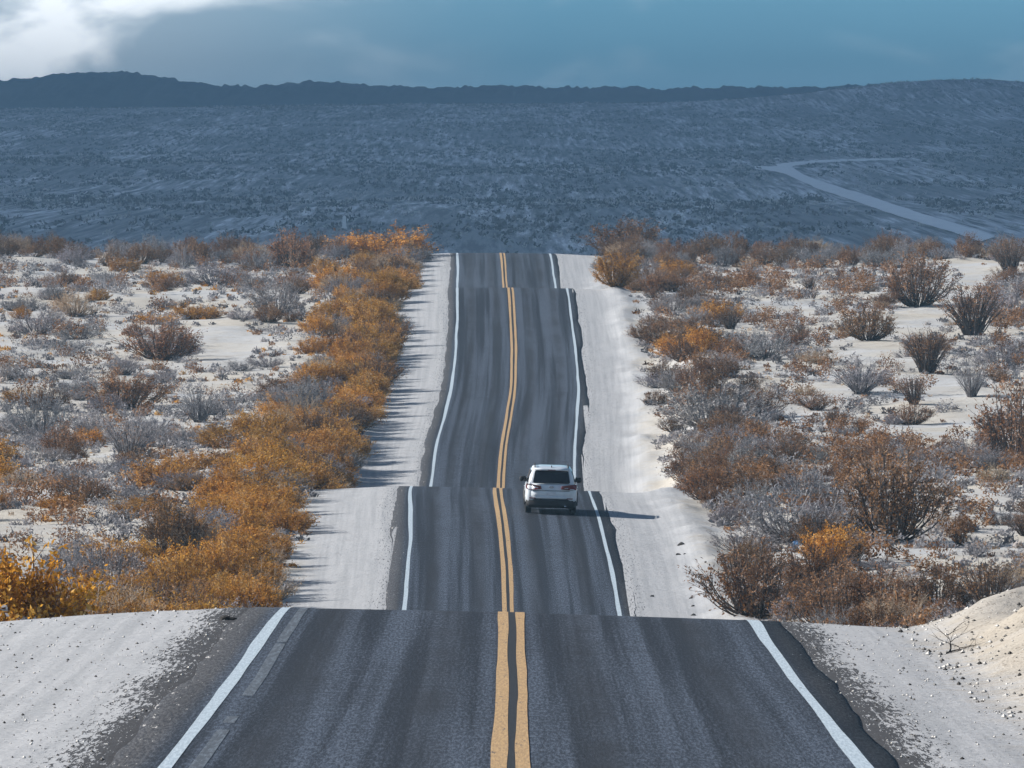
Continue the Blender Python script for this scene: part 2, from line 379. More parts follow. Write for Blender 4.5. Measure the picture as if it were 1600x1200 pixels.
# pale dirt road on the far plain, with its bend and side branch
def make_dirt():
    m, t, out = mat('pale_dirt'); P = t.new('ShaderNodeNewGeometry').outputs['Position']
    n = t.noise(t.mapv(P, (.25, .03, .2)), 1.0, 5, .65)
    principled(t, out, t.mix(t.ramp(n, .35, .65), (0.86, 0.86, 0.86), (0.93, 0.93, 0.92)), .95, .05); return m
M_DIRT = make_dirt(); TRACK = []
def dirt(name, pts, m=M_DIRT):
    P = np.array(pts, float); s = np.linspace(0, 1, len(P)); q = np.linspace(0, 1, 90)
    f = [pchip(s, P[:, k])(q) for k in range(4)]
    V = []; K = 5
    for i in range(len(q)):
        wv = 1.2*vnoise(i/2.3, 0, 61); wv2 = 1.2*vnoise(i/2.1, 0, 67)
        a = at(f[0][i], f[1][i] + float(wv), 1450, 5600); b = at(f[2][i], f[3][i] + float(wv2), 1450, 5600)
        TRACK.append(((a.x + b.x)/2, (a.y + b.y)/2, abs(a.x - b.x)/2 + 3.5))
        for k in range(K):
            p = a.lerp(b, k/(K-1)); V.append((p.x, p.y, float(gridz(p.x, p.y)) + .3))
    return link(name, npmesh(name, V, grid_faces(len(q), K), m, True), kind='structure')
dirt('dirt_road', [(1179, 261, 1180, 265), (1230, 260.5, 1217, 270), (1254, 272.5, 1244, 281), (1300, 289.5, 1285, 298.5), (1350, 305, 1337, 316), (1400, 322, 1388, 334), (1450, 338, 1435, 349), (1498, 353, 1478, 361), (1540, 366, 1516, 374), (1556, 371, 1532, 379)])
dirt('dirt_road', [(1212, 257.5, 1222, 264), (1250, 253, 1256, 258), (1300, 250.5, 1304, 254), (1345, 249, 1347, 252.2), (1405, 248, 1405, 250)])

# ------------------------------------------------------------------ vegetation prototypes
def leaf_mat(name, pal, trans=.25):
    m, t, out = mat(name)
    ti = t.attr('tint').outputs['Fac']; oc = t.new('ShaderNodeObjectInfo')
    cr = t.new('ShaderNodeValToRGB'); cr.color_ramp.interpolation = 'LINEAR'
    el = cr.color_ramp.elements; el[0].position = 0; el[0].color = (*pal[0], 1); el[1].position = 1; el[1].color = (*pal[-1], 1)
    for i, c in enumerate(pal[1:-1]): e = el.new((i+1)/(len(pal)-1)); e.color = (*c, 1)
    t.put(cr.inputs[0], ti)
    c = t.mix(1.0, cr.outputs[0], oc.outputs['Color'], 'MULTIPLY')
    d = t.new('ShaderNodeBsdfDiffuse'); t.put(d.inputs[0], c)
    tr = t.new('ShaderNodeBsdfTranslucent'); t.put(tr.inputs[0], c)
    mx = t.new('ShaderNodeMixShader'); mx.inputs[0].default_value = trans
    t.l.new(d.outputs[0], mx.inputs[1]); t.l.new(tr.outputs[0], mx.inputs[2]); t.l.new(mx.outputs[0], out.inputs[0]); return m
def twig_mat(name, a, b):
    m, t, out = mat(name); ti = t.attr('tint').outputs['Fac']
    principled(t, out, t.mix(ti, a, b), .9, .1); return m
PAL = {
 'golden': leaf_mat('golden_leaf', [(0.09, 0.045, 0.02), (0.28, 0.13, 0.03), (0.53, 0.26, 0.048), (0.62, 0.355, 0.10), (0.54, 0.42, 0.29)]),
 'brown':  leaf_mat('brown_leaf', [(0.045, 0.031, 0.025), (0.13, 0.068, 0.038), (0.26, 0.128, 0.052), (0.38, 0.225, 0.125), (0.30, 0.265, 0.245)]),
 'grey':   leaf_mat('grey_leaf', [(0.06, 0.057, 0.058), (0.145, 0.138, 0.145), (0.27, 0.26, 0.275), (0.42, 0.405, 0.415), (0.31, 0.235, 0.17)]),
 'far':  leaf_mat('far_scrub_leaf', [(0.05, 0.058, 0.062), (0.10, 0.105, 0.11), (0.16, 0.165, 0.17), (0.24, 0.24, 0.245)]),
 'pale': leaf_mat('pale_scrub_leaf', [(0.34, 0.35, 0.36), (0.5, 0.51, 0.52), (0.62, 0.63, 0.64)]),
 'straw':  leaf_mat('straw_leaf', [(0.25, 0.17, 0.10), (0.42, 0.29, 0.17), (0.55, 0.40, 0.26), (0.50, 0.43, 0.36)]),
}
TW = {'golden': twig_mat('golden_twig', (0.12, 0.065, 0.03), (0.34, 0.22, 0.12)), 'brown': twig_mat('brown_twig', (0.04, 0.031, 0.027), (0.17, 0.138, 0.12)),
      'grey': twig_mat('grey_twig', (0.075, 0.068, 0.07), (0.36, 0.34, 0.35)), 'straw': twig_mat('straw_twig', (0.2, 0.14, 0.09), (0.45, 0.37, 0.29))}

def tubes(P0, P1, r0, r1):
    """tapered three-sided tubes between point arrays"""
    P0 = np.asarray(P0); P1 = np.asarray(P1); d = P1 - P0; L = np.linalg.norm(d, axis=1, keepdims=True) + 1e-9; d = d/L
    ref = np.where(np.abs(d[:, 2:3]) > .9, np.array([[1., 0, 0]]), np.array([[0, 0, 1.]]))
    a = np.cross(d, ref); a /= np.linalg.norm(a, axis=1, keepdims=True); b = np.cross(d, a)
    V = []
    for P, r in ((P0, r0), (P1, r1)):
        for k in range(3):
            t = 2.0944*k; V.append(P + (a*math.cos(t) + b*math.sin(t))*np.asarray(r)[:, None])
    V = np.stack(V, 1).reshape(-1, 3); n = len(P0); o = (np.arange(n)*6)[:, None]
    F = np.concatenate([o + np.array([[k, (k+1) % 3, 3 + (k+1) % 3, 3 + k]]) for k in range(3)], 0)
    return V, F, np.tile(np.arange(n), 3)
def leaf_quads(C, rng, ln, wd, up=.3):
    n = len(C); d = rng.normal(size=(n, 3)); d[:, 2] += up; d /= np.linalg.norm(d, axis=1, keepdims=True)
    e = np.cross(d, rng.normal(size=(n, 3))); e /= np.linalg.norm(e, axis=1, keepdims=True) + 1e-9
    l = (ln*(.6 + .8*rng.random(n)))[:, None]; w_ = (wd*(.6 + .8*rng.random(n)))[:, None]
    V = np.stack([C - e*w_*.25, C + d*l*.5 - e*w_*.5, C + d*l, C + d*l*.5 + e*w_*.5], 1).reshape(-1, 3)
    return V, np.arange(4*n).reshape(n, 4)
def make_proto(kind, seed, nstem, ntwig, nleaf, tilt, hgt, form='dome', ln=.042, wd=.016, clump=.05, lo=.45):
    """unit shrub, about one metre across: foliage mesh and twig mesh"""
    rng = np.random.default_rng(seed)
    phi = rng.random(nstem)*6.283; th = tilt*np.sqrt(rng.random(nstem))
    lump = 1 + .26*np.sin(phi*2 + seed) * .6 + .22*np.sin(phi*3 + seed*1.7) * .6
    Rr = (.82 + .3*rng.random(nstem))*lump
    if form == 'fan': Rr = .72 + .45*rng.random(nstem)
    tip = np.stack([np.cos(phi)*np.sin(th)*.52*Rr, np.sin(phi)*np.sin(th)*.52*Rr, np.maximum(.05, np.cos(th)**.75*hgt*Rr)], 1)
    base = np.stack([np.cos(phi), np.sin(phi), 0*phi], 1)*(.03 + .09*rng.random((nstem, 1))) + np.array([0, 0, -.03])
    bow = .22 if form == 'dome' else .06
    def pt(i, t):
        b, e = base[i], tip[i]; p = b*(1-t)[:, None] + e*t[:, None]
        out_ = np.stack([e[:, 0], e[:, 1], 0*t], 1)
        return p + out_*(bow*np.sin(t*3.1416))[:, None]*(1 if form == 'dome' else -1) + .012*np.sin(np.stack([t*9+i, t*8+i*2, t*7+i*3], 1))
    ids = np.arange(nstem); T = np.linspace(0, 1, 5); P0, P1, r0, r1, tn = [], [], [], [], []
    for a, b in zip(T[:-1], T[1:]):
        P0.append(pt(ids, np.full(nstem, a))); P1.append(pt(ids, np.full(nstem, b)))
        r0.append(np.full(nstem, .014*(1-a*.8))); r1.append(np.full(nstem, .014*(1-b*.8))); tn.append(rng.random(nstem)*.5 + a*.3)
    ii = rng.integers(0, nstem, ntwig); tt = lo + (1-lo)*rng.random(ntwig)**.55; q = pt(ii, tt)
    dv = rng.normal(size=(ntwig, 3))*.06 + np.stack([tip[ii, 0]*.22, tip[ii, 1]*.22, .10 + 0*tt], 1)*(.5 + rng.random((ntwig, 1)))
    P0.append(q); P1.append(q + dv); r0.append(np.full(ntwig, .0045)); r1.append(np.full(ntwig, .0018)); tn.append(.3 + .7*rng.random(ntwig))
    V, F, idx = tubes(np.concatenate(P0), np.concatenate(P1), np.concatenate(r0), np.concatenate(r1))
    tn = np.concatenate(tn)[idx]
    twigs = npmesh('twigs', V, F, TW[kind], False, {'tint': ('FACE', 'FLOAT', np.clip(tn, 0, 1))})
    j = rng.integers(0, ntwig, nleaf); s = rng.random(nleaf)**.6
    C = q[j] + dv[j]*s[:, None]*1.15 + rng.normal(size=(nleaf, 3))*clump*.4
    nin = nleaf//3; i2 = rng.integers(0, nstem, nin)                 # inner leaves along the stems make the bush opaque
    C = np.concatenate([C, pt(i2, .22 + .6*rng.random(nin)) + rng.normal(size=(nin, 3))*.035]); C[:, 2] = np.maximum(C[:, 2], .015)
    V, F = leaf_quads(C, rng, ln, wd)
    ct = rng.random(ntwig)
    st = rng.random(nstem); tint = np.clip(np.concatenate([.5*st[ii[j]] + .25*ct[j], .6*st[i2]]) + .32*rng.random(nleaf + nin) - .03, 0, 1)
    fol = npmesh('foliage', V, F, PAL[kind], False, {'tint': ('FACE', 'FLOAT', tint)})
    return fol, twigs
PROTO = {'golden': [make_proto('golden', 10+i, 84, 560, 4400, 1.45, .72, ln=.05, wd=.018, clump=.03) for i in range(5)],
         'brown':  [make_proto('brown', 30+i, 76, 520, 3000, 1.35, .78, ln=.045, wd=.017, clump=.03) for i in range(4)],
         'brown_fan': [make_proto('brown', 50+i, 80, 420, 1300, 1.05, .98, form='fan', ln=.045, wd=.014, clump=.03, lo=.55) for i in range(3)],
         'grey':   [make_proto('grey', 70+i, 70, 520, 1900, 1.42, .66, ln=.045, wd=.017, clump=.035) for i in range(4)],
         'grey_fan': [make_proto('grey', 85+i, 80, 460, 1000, 1.15, .92, form='fan', ln=.04, wd=.013, clump=.03, lo=.5) for i in range(2)],
         'straw':  [make_proto('straw', 95+i, 70, 500, 2000, 1.4, .62, ln=.045, wd=.011) for i in range(2)]}
KIND = {'brown_fan': 'brown', 'grey_fan': 'grey'}
rnd = random.Random(77)
TAKEN = []
def shrub(kind, p, wid, hgt, label, group=None, tone=None, i=None):
    fol, tw = PROTO[kind][(rnd.randrange(99) if i is None else i) % len(PROTO[kind])]
    k = KIND.get(kind, kind)
    nm = {'golden': 'golden_shrub', 'brown': 'brown_shrub', 'grey': 'grey_shrub', 'straw': 'straw_shrub'}[k]
    e = link(nm, None, None, (p.x, p.y, float(ground(p.x, p.y)) - .03)); e.empty_display_size = .2
    e.rotation_euler = (rnd.uniform(-.06, .06), rnd.uniform(-.06, .06), rnd.uniform(0, 6.28))
    e.scale = (wid, wid*rnd.uniform(.9, 1.15), hgt/(1.02 if kind.endswith('fan') else .78))
    e['label'] = label; e['category'] = 'shrub'
    if group: e['group'] = group
    if tone is None:
        v = rnd.uniform(.72, 1.18); tone = (v*rnd.uniform(.93, 1.07), v, v*rnd.uniform(.92, 1.1))
    for n, d in (('foliage', fol), ('twigs', tw)):
        c = link(n, d, e); c.color = (*tone, 1)
    TAKEN.append((p.x, p.y, wid*.42)); return e
def ppm(y): return FPX/y

# single shrubs that stand out in the photograph: (px, base py, width px, height px, kind, label)
NOTABLE = [
 (116, 494, 64, 46, 'straw', 'peach coloured shrub standing alone among grey tussocks on open sand'),
 (336, 446, 80, 40, 'grey', 'dark grey spreading shrub beside a bare sandy strip near the ridge'),
 (202, 718, 90, 78, 'grey_fan', 'dark twiggy shrub fanning up from one base beside bare sand'),
 (196, 640, 104, 54, 'brown', 'low wide rust and brown shrub on sand above a fanned twiggy one'),
 (312, 660, 66, 58, 'grey_fan', 'upright slate grey shrub at the edge of the golden thicket'),
 (252, 562, 104, 54, 'brown', 'wide brown grey shrub beside the bare sandy wash'),
 (58, 522, 64, 42, 'grey', 'squat dark grey shrub next to the peach coloured one'),
 (434, 492, 74, 62, 'grey', 'tall grey shrub rising behind the golden roadside row'),
 (456, 420, 70, 54, 'brown', 'round brown shrub beside the golden row just below the ridge'),
 (62, 692, 78, 88, 'grey', 'tall ragged grey shrub with bare twigs on the open sand'),
 (98, 716, 62, 46, 'brown', 'small brown shrub at the foot of a tall ragged grey one'),
 (172, 922, 96, 74, 'grey', 'pale silver grey shrub beside the golden leafy bush'),
 (110, 915, 96, 80, 'grey', 'silvery shrub half behind the golden leafy bush'),
 (1448, 583, 88, 66, 'brown_fan', 'fan shaped dark shrub with tan tips beside the sandy track'),
 (1518, 621, 54, 58, 'grey_fan', 'upright dark shrub with splayed stems on bare sand by the track'),
 (1428, 632, 52, 44, 'brown_fan', 'small dark brown shrub on the edge of the sandy track'),
 (1424, 664, 46, 30, 'brown', 'very low brown shrub below a small dark one by the track'),
 (1434, 478, 88, 76, 'brown', 'big dark brown shrub at the inner bend of the sandy track'),
 (1520, 524, 112, 74, 'brown_fan', 'broad dark spiky shrub on the outer bank of the sandy track'),
 (1592, 502, 90, 62, 'grey', 'dense dark grey shrub behind the broad spiky one'),
 (1578, 428, 66, 58, 'brown_fan', 'spreading twiggy shrub where the sandy track meets the ridge'),
 (1570, 577, 70, 44, 'grey', 'low grey shrub on the sand beyond the upright splayed one'),
 (1592, 726, 130, 112, 'brown', 'large russet shrub on the far bank of the sandy track'),
 (1356, 531, 78, 46, 'brown', 'mid brown shrub on the near bank of the sandy track'),
 (1196, 560, 78, 46, 'grey', 'dark slate shrub on sand behind the brown roadside row'),
 (1344, 616, 86, 56, 'grey_fan', 'grey twiggy shrub casting shade on the sandy track'),
 (1112, 668, 130, 74, 'grey', 'wide blue grey shrub on the sandy bank of the shoulder'),
 (1390, 846, 150, 128, 'brown', 'largest russet shrub, tall and leafy above dark limbs'),
 (1240, 846, 150, 92, 'grey', 'dark grey tangled shrub above the discarded can'),
 (1180, 965, 132, 104, 'brown', 'leafy brown shrub at the foot of the sandy bank by the road crest'),
 (1405, 985, 80, 62, 'straw', 'pale straw coloured rounded shrub behind the near road crest'),
 (1545, 962, 110, 86, 'brown_fan', 'bare branched shrub behind the gravel berm'),
 (1300, 985, 120, 84, 'brown', 'low russet shrub between the leafy brown one and the straw coloured one'),
 (600, 392, 120, 46, 'golden', 'big golden shrub mound crowning the end of the roadside row at the ridge'),
 (640, 388, 44, 30, 'brown', 'dark shrub at the very end of the golden row by the ridge'),
 (980, 398, 92, 50, 'brown', 'big rust brown shrub at the ridge beside the shoulder'),
 (962, 446, 56, 50, 'golden', 'small rust shrub spilling onto the shoulder just below the ridge'),
 (628, 448, 40, 34, 'grey', 'dark shrub leaning over the shoulder below the ridge mound'),
]
for px, py, wp, hp, kind, lab in NOTABLE:
    p = at(px, py)
    if p is None: p = at(px, py + 12) or at(px, 960)
    s = 1/ppm(p.y); shrub(kind, p, wp*s, hp*s, lab)

# the golden leafy bush just beyond the near crest
def golden_bush():
    p = Vector((-9.45, 126*S, 0)); s = 1
    gp = []
    fol, tw = make_proto('golden', 501, 90, 800, 7500, 1.35, .82, ln=.046, wd=.025, clump=.045)
    e = link('golden_shrub', None, None, (p.x, p.y, float(ground(p.x, p.y)) - .05)); e.scale = (2.5, 2.3, 2.55); e.rotation_euler = (0, 0, .6)
    e['label'] = 'large golden bush with broad leaves just behind the near road crest'; e['category'] = 'shrub'
    for n, d in (('foliage', fol), ('twigs', tw)): c = link(n, d, e); c.color = (1.15, 1.12, .8, 1)
    TAKEN.append((p.x, p.y, 1.3))
golden_bush()

# bare sand kept open: the sandy track, the wash and small clearings (world outline from ground points)
OPEN = []
def open_path(pts, wid):
    P = [at(*q) for q in pts]; P = [q for q in P if q]
    for a, b in zip(P[:-1], P[1:]):
        for k in range(12): q = a.lerp(b, k/12); OPEN.append((q.x, q.y, wid))
open_path([(1566, 392), (1540, 412), (1500, 436), (1470, 468), (1430, 505), (1370, 540), (1350, 560)], 2.3)
open_path([(1400, 590), (1480, 600), (1560, 640)], 2.2); open_path([(1440, 690), (1500, 650), (1560, 645)], 2.2)
open_path([(280, 425), (300, 455)], 1.9); open_path([(325, 500), (345, 530), (360, 575)], 1.8); open_path([(270, 780), (370, 640)], 1.2)
open_path([(20, 830), (90, 835)], 1.8); open_path([(230, 860), (310, 890)], 1.2); open_path([(140, 715), (180, 735)], .8)
open_path([(1240, 868), (1300, 862)], .8); open_path([(150, 400), (230, 408)], .8); open_path([(1400, 400), (1480, 398)], .6)
OA = np.array(OPEN)
def is_open(x, y): return bool(np.any((OA[:, 0]-x)**2 + ((OA[:, 1]-y)*.55)**2 < OA[:, 2]**2))
def clear(x, y, r, k=.75):
    for a, b, c in TAKEN:
        if (a-x)**2 + (b-y)**2 < (k*(c+r))**2: return False
    return True
def infr(x, y, m=1.5): return abs(x) < .0752*y/S + m

COUNT = {}; PUT = []
def put(kind, x, y, wid, hgt, zone):
    k = KIND.get(kind, kind); COUNT[k] = COUNT.get(k, 0) + 1
    if COUNT[k] > 300: return
    colour = {'golden': 'golden', 'brown': 'russet', 'grey': 'ash grey', 'straw': 'straw coloured'}[k]
    form = 'fan shaped' if kind.endswith('fan') else 'slender' if wid < 1.15 else 'wide' if wid > 1.8 else 'bushy'
    size = 'tall' if hgt > 1.25 else 'low' if hgt < .8 else 'knee high' if hgt < .95 else 'waist high'
    v = rnd.uniform(.68, 1.22) if k == 'golden' else rnd.uniform(.55, 1.12); tone = (v*rnd.uniform(.93, 1.07), v, v*rnd.uniform(.92, 1.1))
    shade = 'dark ' if v < (.84 if k == 'golden' else .7) else 'pale ' if v > (1.07 if k == 'golden' else .98) else ''
    d = y/S
    sec = '' if 'ridge' in zone else 'behind the near crest, ' if d < 200 else 'level with the car, ' if d < 285 else 'past the car, ' if d < 380 else 'on the last climb, ' if d < 450 else 'just below the ridge, '
    lab = f'{size} {form} {shade}{colour} shrub {sec}{zone}'
    e = shrub(kind, Vector((x, y, 0)), wid, hgt, lab, f'{size} {form} {shade}{colour} shrubs {sec}{zone}', tone)
    PUT.append((e, x, y, colour, size))

# thick golden row on the oncoming-lane side
y = 196.0*S
while y < 522*S:
    f = (y/S - 196)/326
    wband = 6.4 - 2.3*f
    for q in range(4):
        if rnd.random() < .93 - .10*q:
            u = -(7.75 - .9*f) - rnd.random()*wband*(.25 + .25*q) - .25; yy = y + rnd.uniform(-1.6, 1.6); x = u + float(CX(yy))
            wd = rnd.uniform(1.25, 2.2); 
            if not infr(x, yy) or not clear(x, yy, wd*.4, .62): continue
            r = rnd.random(); kind = 'golden' if r < .68 else 'brown' if r < .80 else 'grey' if r < .90 else 'straw'
            put(kind, x, yy, wd, wd*rnd.uniform(.46, .84), 'by the oncoming lane')
    y += 2.25*S
# brown row on the car's side
y = 188.0*S
while y < 522*S:
    for q in range(3):
        if rnd.random() < .66 - .18*q:
            u = 7.9 + .5*math.sin(y*.11) + rnd.random()*2.2 + q*1.6; yy = y + rnd.uniform(-1.5, 1.5); x = u + float(CX(yy)); wd = rnd.uniform(1.0, 2.1)
            if not infr(x, yy) or is_open(x, yy) or not clear(x, yy, wd*.4, .7): continue
            r = rnd.random(); kind = 'brown' if r < .58 else 'golden' if r < .66 else 'grey' if r < .92 else 'brown_fan'
            put(kind, x, yy, wd, wd*rnd.uniform(.52, .75), "beside the car's lane")
    y += 2.6*S
# ridge line shrubs on both sides
for x in np.arange(-46, 47, .92):
    if -7.0 < x < 6.2: continue
    for q in range(2):
        yy = (508 + rnd.uniform(-6, 14))*S; xx = x + rnd.uniform(-.5, .5); wd = rnd.uniform(1.3, 2.2)
        if is_open(xx, yy) or not clear(xx, yy, wd*.4, .55) or rnd.random() < .12: continue
        r = rnd.random(); kind = 'grey' if r < .42 else 'brown' if r < .88 else 'straw'
        put(kind, xx, yy, wd, wd*rnd.uniform(.6, .86), 'on the ridge skyline, ' + ("oncoming lane's side" if x < 0 else "car's side of the road"))
# open field on both sides
nfield = {-1: 0, 1: 0}; tries = 0
while tries < 16000 and (nfield[-1] < 220 or nfield[1] < 230):
    tries += 1
    side = -1 if rnd.random() < .5 else 1
    if nfield[side] >= (220 if side < 0 else 230): continue
    yy = (118 + 385*rnd.random()**.8)*S; lim = .0752*yy/S + 1.2
    lo_ = 12.0 if side < 0 else 10.5
    if lim < lo_ + .3: lo_ = 8.2
    if lim < lo_: continue
    x = side*rnd.uniform(lo_, lim); wd = rnd.choice([.9, 1.1, 1.3, 1.5, 1.8, 2.1])*rnd.uniform(.85, 1.1)
    if is_open(x, yy) or not clear(x, yy, wd*.45, .95): continue
    dens = vnoise(x/7.5, yy/16, 91) + .5
    if dens < (.30 if side > 0 else .34): continue
    r = rnd.random()
    if side > 0: kind = 'brown' if r < .48 else 'grey' if r < .74 else 'grey_fan' if r < .84 else 'brown_fan' if r < .95 else 'straw'
    else: kind = 'grey' if r < .50 else 'brown' if r < .72 else 'grey_fan' if r < .82 else 'straw' if r < .88 else 'golden' if r < .96 else 'brown_fan'
    put(kind, x, yy, wd, wd*rnd.uniform(.40, .62), ("on the oncoming side" if side < 0 else "on the car's side"))
    nfield[side] += 1

# tell look-alikes apart by the shrub they stand next to
A_ = np.array([(x, y) for _, x, y, _, _ in PUT])
for k, (e, x, y, colour, size) in enumerate(PUT):
    d2 = (A_[:, 0]-x)**2 + (A_[:, 1]-y)**2; d2[k] = 1e9; j = int(np.argmin(d2))
    if d2[j] > 9: extra = ', standing apart'
    else:
        c2, s2 = PUT[j][3], PUT[j][4]
        extra = f", next to {'an' if c2[0] == 'a' else 'a'} {c2} one" if c2 != colour else f', next to a {s2} one' if s2 != size else ''
    if extra and len((e['label'] + extra).split()) <= 16: e['label'] = e['label'] + extra; e['group'] = e['group'] + extra

# low tussocks, seedlings and dead brush between the shrubs: uncountable ground cover
def cover(name, label, n, kind, smin, smax, per, seed, sides=(-1, 1), hz=.6):
    rng = np.random.default_rng(seed); VV, FF, TT = [], [], []; made = 0; off = 0; tries = 0
    base = [leaf_quads_proto(rng, per, kind) for _ in range(6)]
    while made < n and tries < n*12:
        tries += 1
        side = sides[int(rng.integers(0, len(sides)))]
        yy = (112 + 412*rng.random()**.75)*S; hw = .0752*yy/S + 3
        if hw < 7.4: continue
        x = side*rng.uniform(7.4, hw)
        if is_open(x, yy) and rng.random() < .93: continue
        if vnoise(x/3.3, yy/7, seed) + .5 < .30: continue
        V, F = base[int(rng.integers(0, 6))]; s = rng.uniform(smin, smax); a = rng.random()*6.28; c, si = math.cos(a), math.sin(a)
        z = float(ground(x, yy))
        W = np.stack([(V[:, 0]*c - V[:, 1]*si)*s + x, (V[:, 0]*si + V[:, 1]*c)*s + yy, V[:, 2]*s*hz/.6 + z - .02], 1)
        VV.append(W); FF.append(F + off); off += len(V); TT.append(np.clip(rng.random()*.75 + .25*rng.random(len(F)), 0, 1)); made += 1
    me = npmesh(name, np.concatenate(VV), np.concatenate(FF), PAL[kind], False, {'tint': ('FACE', 'FLOAT', np.concatenate(TT))})
    link(name, me, None, None, kind='stuff', label=label, category='ground cover')
def leaf_quads_proto(rng, per, kind):
    v = rng.normal(size=(per, 3)); v[:, 2] = np.abs(v[:, 2]); v /= np.linalg.norm(v, axis=1, keepdims=True)
    C = v*np.array([.40, .40, .34])*(.35 + .65*rng.random((per, 1)))
    return leaf_quads(C, rng, .25, .105, .5)
cover('grey_tussocks', 'low grey tussocks scattered thickly over the sand', 5000, 'grey', .35, 1.0, 46, 201)
cover('brown_brush', 'low brown dead brush between the larger shrubs', 1500, 'brown', .3, .8, 46, 203, (1, 1, -1))
cover('golden_brush', 'low golden brush filling the roadside row', 500, 'golden', .35, .75, 46, 207, (-1,))
cover('straw_tufts', 'small dry straw coloured tufts on the sand', 1500, 'straw', .25, .5, 30, 209)

def thicket(name, label, n, kinds, smin, smax, seed, ylo=112, yhi=522, per=230, thr=.36):
    rng = np.random.default_rng(seed); src = []
    for kd in kinds:
        for fol, tw in PROTO[kd]:
            co = np.zeros(len(fol.vertices)*3, np.float32); fol.vertices.foreach_get('co', co); co = co.reshape(-1, 4, 3)
            ti = np.zeros(len(fol.polygons), np.float32); fol.attributes['tint'].data.foreach_get('value', ti)
            pick = rng.permutation(len(co))[:per]; q = co[pick]; c = q.mean(1, keepdims=True); src.append((c + (q - c)*3.1, ti[pick]))
    VV, TT, made, tries = [], [], 0, 0
    while made < n and tries < n*14:
        tries += 1; side = 1 if rng.random() < (.68 if 'brown' in kinds else .48) else -1
        yy = (ylo + (yhi-ylo)*rng.random()**.75)*S; hw = .0752*yy/S + 2.5; lo_ = 8.4 if side < 0 else 8.0
        if hw < lo_: continue
        x = side*rng.uniform(lo_, hw); sz = rng.uniform(smin, smax)
        if is_open(x, yy) or vnoise(x/5, yy/10, seed) + .5 < thr or not clear(x, yy, sz*.4, .85): continue
        q, ti = src[int(rng.integers(0, len(src)))]; a = rng.random()*6.28; c, si = math.cos(a), math.sin(a); V = q.reshape(-1, 3)
        VV.append(np.stack([(V[:, 0]*c - V[:, 1]*si)*sz + x, (V[:, 0]*si + V[:, 1]*c)*sz + yy, V[:, 2]*sz*rng.uniform(.75, 1.05) + float(ground(x, yy)) - .03], 1)); TT.append(np.clip(ti + rng.uniform(-.15, .12), 0, 1)); made += 1
    V = np.concatenate(VV); me = npmesh(name, V, np.arange(len(V)).reshape(-1, 4), PAL[KIND.get(kinds[0], kinds[0])], False, {'tint': ('FACE', 'FLOAT', np.concatenate(TT))})
    link(name, me, None, None, kind='stuff', label=label, category='ground cover')
thicket('grey_undergrowth', 'smaller grey bushes massed between the larger shrubs', 950, ['grey'], .6, 1.3, 401, per=220, thr=.36)
thicket('brown_undergrowth', 'smaller brown bushes massed between the larger shrubs', 760, ['brown', 'brown_fan'], .6, 1.35, 405, per=220, thr=.38)

# scrub on the far plain: reads as one mass
def far_scrub(name, label, n, seed, y0, y1, pal, dens):
    rng = np.random.default_rng(seed); k = 0; VV, FF, TT = [], [], []; off = 0
    y = (y0 + (y1-y0)*rng.random(n*3)**.72)*S; x = (rng.random(n*3)*2 - 1)*(.0752*y/S*1.25 + 30)
    m = (vnoise(x/26, y/200, seed) + .6*vnoise(x/9, y/75, seed+3) + .5) > dens
    tr = np.array(TRACK); x, y = x[m], y[m]; free = np.ones(len(x), bool)
    for tx, ty, tw_ in tr: free &= ~((np.abs(x - tx) < tw_) & (np.abs(y - ty) < 55))
    x, y = x[free][:n], y[free][:n]; z = gridz(x, y); N = len(x)
    q = 8                                               # eight leafy faces to a clump
    s_ = rng.uniform(.5, 1.6, (N, 1))
    C = np.stack([x[:, None] + rng.normal(size=(N, q))*s_*.42, y[:, None] + rng.normal(size=(N, q))*s_*.42, z[:, None] + rng.random((N, q))*s_*.5], -1).reshape(-1, 3)
    V, F = leaf_quads(C, rng, 1.0, .62, .5)
    sf = np.repeat(np.repeat(s_[:, 0], q), 4)[:, None]*.75; V = np.repeat(C, 4, 0) + (V - np.repeat(C, 4, 0))*sf
    T = np.repeat(rng.random(N), q)*.8 + .2*rng.random(N*q)
    link(name, npmesh(name, V, F, PAL[pal], False, {'tint': ('FACE', 'FLOAT', T)}), None, None, kind='stuff', label=label, category='scrub')
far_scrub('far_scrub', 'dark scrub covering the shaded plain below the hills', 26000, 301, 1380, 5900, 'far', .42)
far_scrub('far_pale_scrub', 'pale grey scrub speckling the shaded plain', 9000, 305, 1380, 5900, 'pale', .45)

